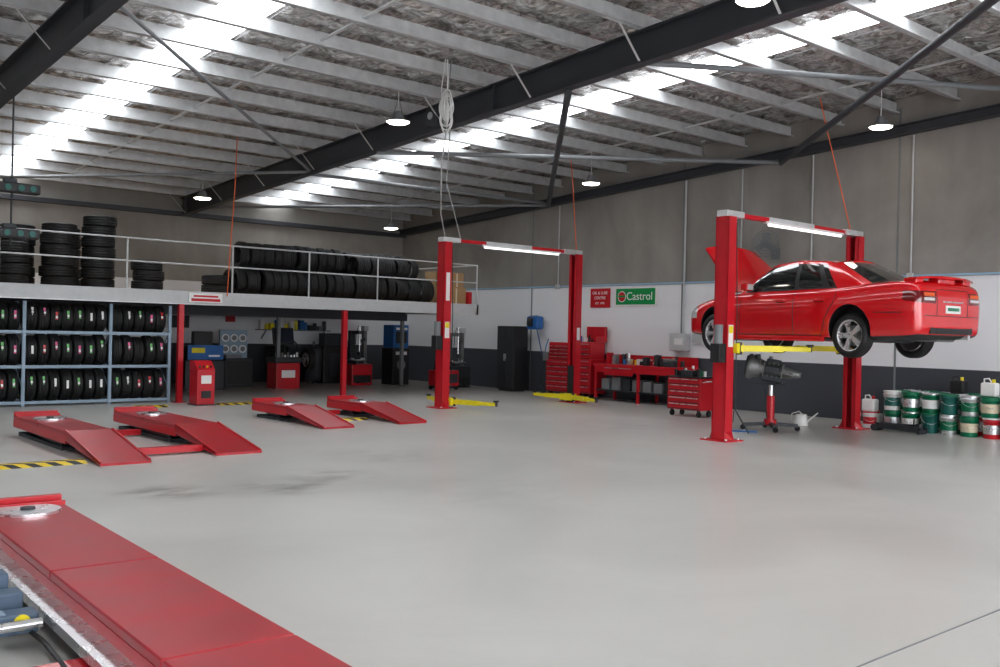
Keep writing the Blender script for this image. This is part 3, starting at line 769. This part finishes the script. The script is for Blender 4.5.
for s in (-1, 1): b.beam((16.9+s*.1, 8.1, .07), (16.95+s*.1, 9.0, .1), .02, .1, 'dark')
b.cyl((16.78, 9.0, .06), (17.1, 9.0, .06), .06, 'dark', n=20); b.cyl((16.76, 8.15, .04), (17.06, 8.15, .04), .04, 'dark', n=20)
b.rbox(16.85, 17.02, 8.6, 9.0, .05, .13, 'black', .01); b.beam((16.92, 8.95, .12), (16.9, 8.2, .14), .08, .05, 'dark'); b.cyl((16.9, 8.2, .12), (16.9, 8.2, .18), .06, 'black', n=20)
b.cyl((16.9, 8.3, .15), (16.3, 8.0, .3), .015, 'dark')
b.obj("floor_jack")

# ------------------------------------------------------------------ right wall furnishings
def sign(name, y0, y1, z0, z1, field, border='white'):
    e = empty(name, (XW-.02, (y0+y1)/2, (z0+z1)/2)); b = B()
    b.bx(-.01, .01, -(y1-y0)/2, (y1-y0)/2, -(z1-z0)/2, (z1-z0)/2, border)
    b.bx(-.014, -.01, -(y1-y0)/2+.04, (y1-y0)/2-.04, -(z1-z0)/2+.04, (z1-z0)/2-.04, field)
    b.obj("board", e); return e
def child_text(e, txt, size, mat, dy=0, dz=0):
    t = text_mesh(txt, size, mat); t.parent = e; t.matrix_local = T(-.017, dy, dz) @ RZ(-90) @ RX(90)
e = sign("wall_sign", 15.68, 17.07, 2.39, 2.88, 'signgreen')
b = B(); b.cyl((-.014, .45, 0), (-.018, .45, 0), .14, 'white', n=40); b.cyl((-.018, .45, 0), (-.021, .45, 0), .12, 'red', n=40); b.bx(-.025, -.02, .33, .57, -.02, .03, 'signgreen'); b.obj("logo", e)
child_text(e, "Castrol", .29, 'white', -.14, .0)
e = sign("wall_sign", 17.25, 17.95, 2.36, 2.86, 'red', 'red')
child_text(e, "OIL & LUBE", .11, 'white', 0, .13); child_text(e, "CENTRE", .11, 'white', 0, 0); child_text(e, "EST. 1990", .08, 'white', 0, -.14)

def drawers(b, x, y0, y1, z0, z1, n, mat='red'):
    h = (z1-z0)/n
    for i in range(n):
        b.rbox(x-.014, x, y0+.03, y1-.03, z0+i*h+.012, z0+(i+1)*h-.012, mat, .004)
        b.bx(x-.006, x, y0+.02, y1-.02, z0+i*h-.006, z0+i*h+.008, 'black')
        b.bx(x-.035, x-.014, y0+.06, y1-.06, z0+(i+1)*h-.04, z0+(i+1)*h-.024, 'silver')
b = B(); b.M = T(0, .5, 0)
b.rbox(17.8, 18.4, 17.5, 18.4, .12, .95, 'red', .01); drawers(b, 17.8, 17.5, 18.4, .15, .93, 6)
b.rbox(17.85, 18.38, 17.55, 18.35, .95, 1.42, 'red', .01); drawers(b, 17.85, 17.55, 18.35, .97, 1.35, 4)
b.rbox(17.8, 18.4, 16.75, 17.45, .12, 1.0, 'red', .01); drawers(b, 17.8, 16.75, 17.45, .15, .98, 5)
b.rbox(17.85, 18.38, 16.8, 17.4, 1.0, 1.45, 'red', .01); drawers(b, 17.85, 16.8, 17.4, 1.02, 1.42, 3)
b.rbox(18.3, 18.4, 16.75, 17.4, 1.45, 1.85, 'red', .01); b.bx(18.0, 18.3, 16.76, 16.78, 1.45, 1.6, 'red')
for y in (17.6, 18.3, 16.85, 17.35):
    for x in (17.9, 18.3): b.cyl((x, y-.02, .06), (x, y+.02, .06), .06, 'black', n=16)
for i in range(5): b.cyl((18.0, 16.9+i*.1, 1.45), (18.0, 16.9+i*.1, 1.45+random.uniform(.08, .2)), .03, random.choice(['black', 'white', 'blue', 'silver']))
b.obj("tool_chest")
b = B()
b.rbox(17.6, 18.42, 14.3, 16.95, .86, .92, 'red', .008)
for y in (14.36, 15.5, 16.9):
    for x in (17.66, 18.36): b.bx(x-.03, x+.03, y-.03, y+.03, 0, .86, 'red')
b.bx(17.63, 18.4, 14.33, 16.9, .25, .28, 'dark'); b.bx(18.38, 18.42, 14.3, 16.95, .92, 1.15, 'red')
b.bx(17.6, 17.62, 14.33, 16.9, .72, .86, 'red'); drawers(b, 17.6, 15.6, 16.6, .64, .86, 1)
for i in range(22):
    y = 14.5+i*.11; h = random.uniform(.08, .28); x = random.uniform(17.72, 18.25)
    k = random.choice(['black', 'white', 'midgrey', 'blue', 'dark', 'red', 'yellow', 'dark', 'silver', 'black'])
    if random.random() < .5: b.cyl((x, y, .92), (x, y, .92+h), random.uniform(.03, .055), k)
    else: b.rbox(x-.07, x+.07, y-.06, y+.06, .92, .92+h, k, .008)
b.rbox(17.65, 17.85, 14.5, 14.75, .92, 1.05, 'dark', .02); b.cyl((17.75, 14.45, 1.08), (17.75, 14.8, 1.08), .04, 'cast')
for i in range(7):
    y = 14.6+i*.34; b.rbox(17.72, 18.2, y-.13, y+.13, .28, .28+random.uniform(.15, .35), random.choice(['black', 'dark', 'midgrey', 'red', 'dark']), .01)
b.obj("workbench")
b = B()
x0, x1, y0, y1 = 15.8, 16.25, 12.2, 13.05
b.rbox(x0, x1, y0, y1, .14, .80, 'red', .01); drawers(b, x0, y0, y1, .16, .80, 5)
b.bx(x0-.02, x1+.02, y0-.02, y1+.02, .80, .83, 'black'); b.tube([(x0+.05, y0-.02, .72), (x0+.05, y0-.1, .74), (x1-.05, y0-.1, .74), (x1-.05, y0-.02, .72)], .012, 'silver')
for x in (x0+.06, x1-.06):
    for y in (y0+.08, y1-.08): b.cyl((x, y-.02, .06), (x, y+.02, .06), .06, 'black', n=16); b.bx(x-.02, x+.02, y-.03, y+.03, .1, .15, 'dark')
for i in range(12):
    y = y0+.07+i*.065; xx_ = x0+random.uniform(.08, .36); b.cyl((xx_, y, .83), (xx_, y, .83+random.uniform(.06, .24)), .03, random.choice(['black', 'white', 'silver', 'red', 'yellow', 'black', 'green']))
b.rbox(x0+.1, x0+.35, y0+.3, y0+.6, .83, .95, 'dark', .01)
b.obj("roller_tool_cabinet")
b = B(); b.rbox(17.75, 18.25, 20.15, 20.9, .05, 1.83, 'black', .012); b.bx(17.735, 17.75, 20.18, 20.52, .1, 1.78, 'dark'); b.bx(17.735, 17.75, 20.54, 20.87, .1, 1.78, 'dark')
b.bx(17.71, 17.735, 20.49, 20.51, .85, 1.05, 'silver'); b.bx(17.71, 17.735, 20.55, 20.57, .85, 1.05, 'silver'); b.bx(17.8, 18.2, 20.2, 20.85, 0, .05, 'dark'); b.obj("storage_cabinet")
b = B(); b.cyl((18.24, 19.8, 1.95), (18.24, 20.0, 1.95), .19, 'black', n=32); b.rbox(18.1, 18.38, 19.65, 20.08, 1.75, 2.12, 'blue', .05); b.bx(18.38, 18.47, 19.8, 19.95, 1.8, 2.1, 'dark')
b.tube([(18.2, 19.75, 1.8), (18.25, 19.6, 1.2), (18.3, 19.55, .9), (18.35, 19.5, 1.3), (18.42, 19.48, 1.5)], .014, 'blue')
b.obj("hose_reel")
b = B(); b.cyl((18.15, 19.22, 0), (18.15, 19.22, .9), .03, 'cast'); b.cyl((18.15, 19.22, 0), (18.15, 19.22, .03), .18, 'dark', n=24); b.rbox(18.05, 18.25, 19.12, 19.32, .9, 1.15, 'midgrey', .02)
b.tube([(18.1, 19.2, 1.0), (17.95, 19.25, .6), (18.0, 19.3, .3), (18.1, 19.2, .1)], .012, 'black'); b.obj("oil_drainer")
b = B()
b.rbox(18.3, 18.49, 14.62, 15.1, 1.3, 1.72, 'grey', .015); b.bx(18.29, 18.3, 14.7, 14.95, 1.45, 1.6, 'white'); b.rbox(18.4, 18.49, 14.2, 14.5, 1.5, 1.72, 'grey', .01)
b.cyl((18.44, 14.80, 1.72), (18.44, 14.80, zr(14.8)), .022, 'grey', n=10); b.cyl((18.44, 14.86, 1.3), (18.44, 14.86, .95), .02, 'grey', n=10)
b.obj("power_outlet_box")
b = B()
for y, z0 in ((11.4, 3.0), (9.2, 3.0), (13.2, 3.0), (19.2, 3.0)):
    b.cyl((18.46, y, z0), (18.46, y, zr(y)), .018, 'grey', n=10); b.rbox(18.4, 18.49, y-.06, y+.06, z0-.12, z0, 'grey', .01)
b.obj("conduit_pipes")
b = B(); Tm = T(18.1, 12.3, 3.72) @ RZ(15) @ RY(-80)
for r in (.1, .17, .24, .3):
    b.lathe([(r+.008*cos(t), .03+.05*(1-r/.3)+.008*sin(t)) for t in [i*pi/3 for i in range(6)]], 'midgrey', Tm, 36, closed=True)
for i in range(24):
    b.tube([Tm @ Vector((r*cos(i*pi/12), r*sin(i*pi/12), .03+.05*(1-r/.3))) for r in (.03, .1, .2, .3)]+[Tm @ Vector((.2*cos(i*pi/12), .2*sin(i*pi/12), -.06))], .004, 'midgrey', 5)
for i in range(3): b.box((.13, 0, 0), (.22, .16, .008), 'midgrey', Tm @ RZ(120*i) @ RX(20))
b.cyl(Tm @ Vector((0, 0, -.15)), Tm @ Vector((0, 0, .02)), .06, 'midgrey', n=20); b.beam((18.48, 12.3, 3.5), (18.15, 12.3, 3.68), .04, .04, 'midgrey'); b.bx(18.46, 18.49, 12.2, 12.4, 3.4, 3.65, 'midgrey')
b.obj("wall_fan")

# ------------------------------------------------------------------ machines under mezzanine
b = B(); x, y, w, h = 8.32, 19.25, .38, .92
b.rbox(x-w/2, x+w/2, y-.2, y+.2, .02, h*.8, 'red', .01)
b.add([(x-w/2, y-.2, h*.8), (x+w/2, y-.2, h*.8), (x+w/2, y+.2, h*.8), (x-w/2, y+.2, h*.8), (x-w/2, y+.0, h), (x+w/2, y+.0, h), (x+w/2, y+.2, h), (x-w/2, y+.2, h)], [(0, 1, 5, 4), (4, 5, 6, 7), (0, 4, 7, 3), (1, 2, 6, 5), (3, 7, 6, 2)], 'red')
b.rbox(x-w/2+.08, x+w/2-.08, y-.215, y-.2, .45, .62, 'white', .004)
for i in range(4): b.cyl((x-.12+i*.08, y-.14, h*.86), (x-.12+i*.08, y-.16, h*.88), .02, ['green', 'black', 'yellow', 'black'][i])
b.bx(x-.1, x+.1, y-.22, y-.2, .15, .3, 'black'); b.bx(x-w/2-.03, x+w/2+.03, y-.23, y+.23, 0, .02, 'dark'); b.obj("lift_control_console")
def tyre_changer(name, x, y, col='dark', col2='red'):
    b = B()
    b.rbox(x-.35, x+.35, y-.3, y+.35, 0, .62, col2, .02); b.bx(x-.3, x+.3, y-.31, y-.3, .08, .3, 'black')
    b.cyl((x-.02, y-.05, .62), (x-.02, y-.05, .72), .1, 'dark'); b.cyl((x-.02, y-.05, .72), (x-.02, y-.05, .75), .28, 'cast', n=32)
    for a in range(4): b.box((.22, 0, .77), (.08, .05, .05), 'silver', T(x-.02, y-.05, 0) @ RZ(90*a+20))
    b.rbox(x-.08, x+.08, y+.25, y+.4, .6, 1.6, col, .01); b.beam((x, y+.35, 1.55), (x, y-.15, 1.55), .1, .1, col); b.cyl((x, y-.12, .95), (x, y-.12, 1.8), .025, 'silver'); b.rbox(x-.04, x+.04, y-.2, y-.06, .88, .98, 'dark', .01)
    b.rbox(x+.3, x+.4, y+.1, y+.25, .1, 1.65, 'cast', .01); b.beam((x+.35, y+.15, 1.35), (x+.05, y-.1, 1.3), .06, .08, 'dark'); b.rbox(x+.25, x+.42, y+.05, y+.25, 1.6, 1.75, 'grey', .02)
    b.tube([(x+.3, y+.2, 1.7), (x+.1, y+.1, 1.75), (x-.05, y, 1.5), (x-.1, y-.05, 1.2)], .012, 'black')
    for i in range(3): b.beam((x-.2+i*.15, y-.3, .12), (x-.2+i*.15, y-.42, .06), .06, .015, 'black')
    b.obj(name)
def balancer(name, x, y, col='dark', base='red'):
    b = B()
    b.rbox(x-.45, x+.25, y-.25, y+.3, 0, .7, base, .02); b.rbox(x-.5, x+.3, y-.28, y+.32, .7, .85, col, .03); b.bx(x-.3, x+.1, y-.255, y-.25, .3, .5, 'white')
    b.cyl((x+.25, y, .78), (x+.5, y, .78), .03, 'silver'); tyre(b, T(x+.62, y, .78) @ RY(90), .32, .2, .2, 32); b.cyl((x+.55, y, .78), (x+.68, y, .78), .2, 'silver', n=32)
    b.tube([(x+.1, y+.3, .8), (x+.1, y+.4, 1.25), (x+.3, y+.38, 1.3)]+[(x+.35+.21*cos(t), y+.36, .85+.42*sin(t)) for t in (1.4, .9, .4, 0)], .02, 'dark')
    b.cyl((x-.25, y+.1, .85), (x-.25, y+.1, 1.3), .03, 'dark'); b.M = T(x-.15, y, 1.42) @ RZ(10) @ RX(-8); b.rbox(-.34, .34, -.03, .03, -.22, .22, 'black', .015); b.bx(-.3, .3, -.034, -.03, -.18, .18, 'screen'); b.M = Matrix.Identity(4)
    for i in range(8): b.cyl((x-.4+i*.09, y-.1, .85), (x-.4+i*.09, y-.1, .85+random.uniform(.05, .14)), .03, random.choice(['white', 'silver', 'cast']))
    b.obj(name)
balancer("wheel_balancer", 12.6, 23.6)
tyre_changer("tyre_changer", 15.3, 24.4); tyre_changer("tyre_changer", 17.5, 22.5, 'cast', 'dark')
b = B(); x, y = 11.6, 24.7
b.rbox(x-.4, x+.4, y-.25, y+.25, .02, .78, 'dark', .01); b.bx(x-.36, x+.36, y-.26, y-.25, .08, .72, 'black'); b.rbox(x-.4, x+.4, y+.1, y+.2, .78, 1.55, 'rack', .01)
for i in range(3):
    for j in range(2):
        b.cyl((x-.25+i*.25, y+.1, 1.03+j*.3), (x-.25+i*.25, y+.08, 1.03+j*.3), .11, 'white', n=24); b.cyl((x-.25+i*.25, y+.08, 1.03+j*.3), (x-.25+i*.25, y+.07, 1.03+j*.3), .07, 'midgrey', n=24)
b.rbox(x-.35, x+.1, y-.2, y+.05, .78, .88, 'midgrey', .01); b.obj("gauge_cabinet")
b = B(); x, y = 10.35, 23.9
b.rbox(x-.6, x+.45, y-.3, y+.3, 0, .75, 'dark', .02); b.rbox(x-.55, x+.4, y-.32, y-.28, .78, 1.15, 'blue', .01); b.rbox(x-.55, x+.4, y-.28, y+.25, .75, 1.12, 'black', .01)
b.bx(x-.45, x-.1, y-.325, y-.32, .95, 1.08, 'yellow'); b.bx(x+.0, x+.3, y-.325, y-.32, .85, .9, 'white'); b.rbox(x-.3, x+.2, y-.1, y+.1, 1.12, 1.5, 'black', .02); b.obj("wheel_alignment_machine")
b = B(); x, y = 16.6, 24.3
b.rbox(x-.3, x+.3, y-.3, y+.3, 0, 1.1, 'black', .02); b.rbox(x-.28, x+.28, y-.28, y+.28, 1.1, 1.8, 'blue', .03); b.rbox(x-.2, x+.2, y-.3, y-.28, 1.25, 1.6, 'black', .01)
b.cyl((x, y-.32, .6), (x, y-.3, .6), .15, 'midgrey', n=24); b.bx(x-.2, x+.2, y-.31, y-.3, .9, 1.0, 'white'); b.bx(x-.2, x+.2, y-.31, y-.3, 1.65, 1.72, 'white'); b.obj("air_conditioning_service_machine")
b = B(); x, y = 15.9, 25.6
b.rbox(x-1.2, x-.1, y-.3, y+.3, 0, 1.1, 'black', .02); b.rbox(x-1.1, x-.5, y-.2, y+.2, 1.1, 1.5, 'dark', .02); b.rbox(x-.4, x-.15, y-.2, y+.2, 1.1, 1.3, 'midgrey', .02)
b.bx(x-1.0, x-.3, y-.31, y-.3, .2, .9, 'dark'); b.obj("parts_washer")
b = B(); b.lathe([(0, 0), (.2, 0), (.25, .05), (.25, .9), (.2, 1.0), (0, 1.02)], 'dark', T(14.35, 25.3, .1), 28)
for a in range(3): b.cyl((14.35+.2*cos(a*2.1), 25.3+.2*sin(a*2.1), 0), (14.35+.2*cos(a*2.1), 25.3+.2*sin(a*2.1), .12), .02, 'dark')
b.cyl((14.35, 25.3, 1.12), (14.35, 25.3, 1.25), .03, 'cast'); b.obj("air_compressor_tank")
b = B(); x, y = 16.4, 21.6
b.rbox(x-.35, x+.35, y-.25, y+.25, .12, .55, 'red', .02); b.bx(x-.3, x+.3, y-.26, y-.25, .2, .45, 'dark'); b.rbox(x-.25, x+.1, y-.15, y+.15, .55, .75, 'black', .02)
for a in (-.28, .28):
    b.cyl((x+a, y-.24, .06), (x+a, y-.2, .06), .06, 'black'); b.cyl((x+a, y+.2, .06), (x+a, y+.24, .06), .06, 'black')
b.bx(x-.3, x+.3, y-.22, y+.22, .06, .12, 'dark'); b.obj("tool_trolley")
b = B()
for i in range(5): tyre(b, T(13.5, 25.9, .11+.22*i), .33, .21, .2, 28)
for i in range(3): tyre(b, T(14.05+.22*i, 26.2, .33) @ RY(90), .33, .21, .2, 28)
for i in range(3): tyre(b, T(9.2, 25.8, .11+.22*i), .33, .21, .2, 28)
b.obj("loose_tyres", fix=False)
b = B()
b.lathe([(0, 0), (.17, 0), (.2, .5), (.21, .52), (.19, .52), (.16, .03), (0, .03)], 'grey', T(12.25, 25.6, 0), 24)
b.obj("waste_bin")
b = B()
b.bx(13.2, 15.6, YB-.35, YB-.02, 1.55, 1.58, 'midgrey')
for x in (13.4, 15.4): b.beam((x, YB-.33, 1.55), (x, YB-.03, 1.3), .03, .02, 'midgrey')
for i in range(14):
    x = 13.3+i*.165; h = random.uniform(.12, .3); k = random.choice(['black', 'blue', 'red', 'white', 'dark', 'yellow', 'midgrey'])
    if i % 2: b.cyl((x, YB-.2, 1.58), (x, YB-.2, 1.58+h), .06, k)
    else: b.rbox(x-.07, x+.07, YB-.3, YB-.1, 1.58, 1.58+h, k, .01)
b.obj("wall_shelf_with_supplies")
b = B()
for (x, z, w, h, k) in [(9.6, 1.5, .35, .5, 'white'), (12.4, 1.9, .3, .25, 'red'), (10.9, 1.75, .5, .35, 'dark')]:
    b.bx(x-w/2, x+w/2, YB-.02, YB-.003, z-h/2, z+h/2, k)
b.obj("wall_notices")

# ------------------------------------------------------------------ hanging hoses / cables
b = B(); x, y, z = 9.8, 13.0, 5.33
for k in range(12):
    a = random.uniform(0, pi); rr = random.uniform(.10, .19); zz = z+random.uniform(-.14, .14)
    b.tube([(x+rr*.9*cos(t)*cos(a), y+rr*.9*cos(t)*sin(a), zz+rr*1.4*sin(t)) for t in [i*2*pi/20 for i in range(21)]], .013, random.choice(['white', 'white', 'grey']), 6)
b.tube([(x, y, 5.3), (x+.02, y, 5.9), (x, y, zs(y)-.08)], .012, 'white', 6); b.tube([(x+.05, y, 5.2), (x+.06, y+.02, 5.8), (x+.08, y, zs(y)-.08)], .01, 'midgrey', 6)
b.tube([(x-.05, y, 5.2), (x-.1, y+.02, 5.7), (x-.04, y, zs(y)-.08)], .008, 'white', 6)
b.obj("coiled_air_hose", fix=False)
b = B()
b.tube([(9.8, 12.95, 5.2), (10.1, 13.5, 4.6), (11.3, 15.1, 3.95), (12.4, 16.4, 3.68)], .012, 'grey', 6)
b.tube([(9.9, 13.0, 5.2), (11.2, 14.8, 4.5), (12.9, 16.5, 3.68)], .010, 'grey', 6)
b.obj("lift_supply_cables", fix=False)
b = B(); b.rbox(10.6, 10.8, 14.4, 14.7, zr(14.5)+.05, zr(14.5)+.4, 'dark', .02); b.cyl((10.6, 14.55, zr(14.5)+.22), (10.58, 14.55, zr(14.5)+.22), .07, 'grey'); b.obj("junction_box")
for (p, q) in [((9.0, 19.3), (9.15, 19.95, 2.3)), ((16.2, 9.9), (16.70, 9.5, 3.7)), ((16.1, 16.4), (16.45, 16.5, 3.68))]:
    b = B(); q = Vector(q); p = Vector((p[0], p[1], zs(p[1])-.3)); b.tube([p, p.lerp(q, .3)+Vector((0.02, 0, -.05)), p.lerp(q, .7), q], .011, 'orange', 6); b.obj("orange_power_cable", fix=False)
b = B(); x, y = 4.24, 17.2
b.cyl((x-.12, y, 2.9), (x-.12, y, zs(y)-.08), .015, 'dark')
for z in (3.83, 3.09):
    b.rbox(x-.35, x+.30, y-.1, y+.1, z-.08, z+.08, 'black', .02)
    for dx in (-.2, .0, .18): b.cyl((x+dx, y-.1, z), (x+dx, y-.12, z), .05, 'teal', n=20)
    b.rbox(x-.25, x-.05, y-.06, y+.06, z+.08, z+.15, 'dark', .01)
b.obj("alignment_camera_heads")

# ------------------------------------------------------------------ light
w = bpy.data.worlds.new("world"); scene.world = w; w.use_nodes = True
bg = w.node_tree.nodes["Background"]; bg.inputs[0].default_value = (0.95, 0.97, 1.0, 1); bg.inputs[1].default_value = 5.8

cam = bpy.data.cameras.new("camera"); cam.sensor_width = 36; cam.lens = 963.13/1000*36; cam.clip_end = 200
co = bpy.data.objects.new("camera", cam); scene.collection.objects.link(co)
yaw, pit, rol = 0.7068, -0.0013, 0.0227
F = Vector((sin(yaw)*cos(pit), cos(yaw)*cos(pit), sin(pit))); R = Vector((cos(yaw), -sin(yaw), 0)); U = R.cross(F)
R2 = R*cos(rol)+U*sin(rol); U2 = U*cos(rol)-R*sin(rol)
co.matrix_world = Matrix(((R2.x, U2.x, -F.x, 0), (R2.y, U2.y, -F.y, 0), (R2.z, U2.z, -F.z, 1.65), (0, 0, 0, 1)))
scene.camera = co
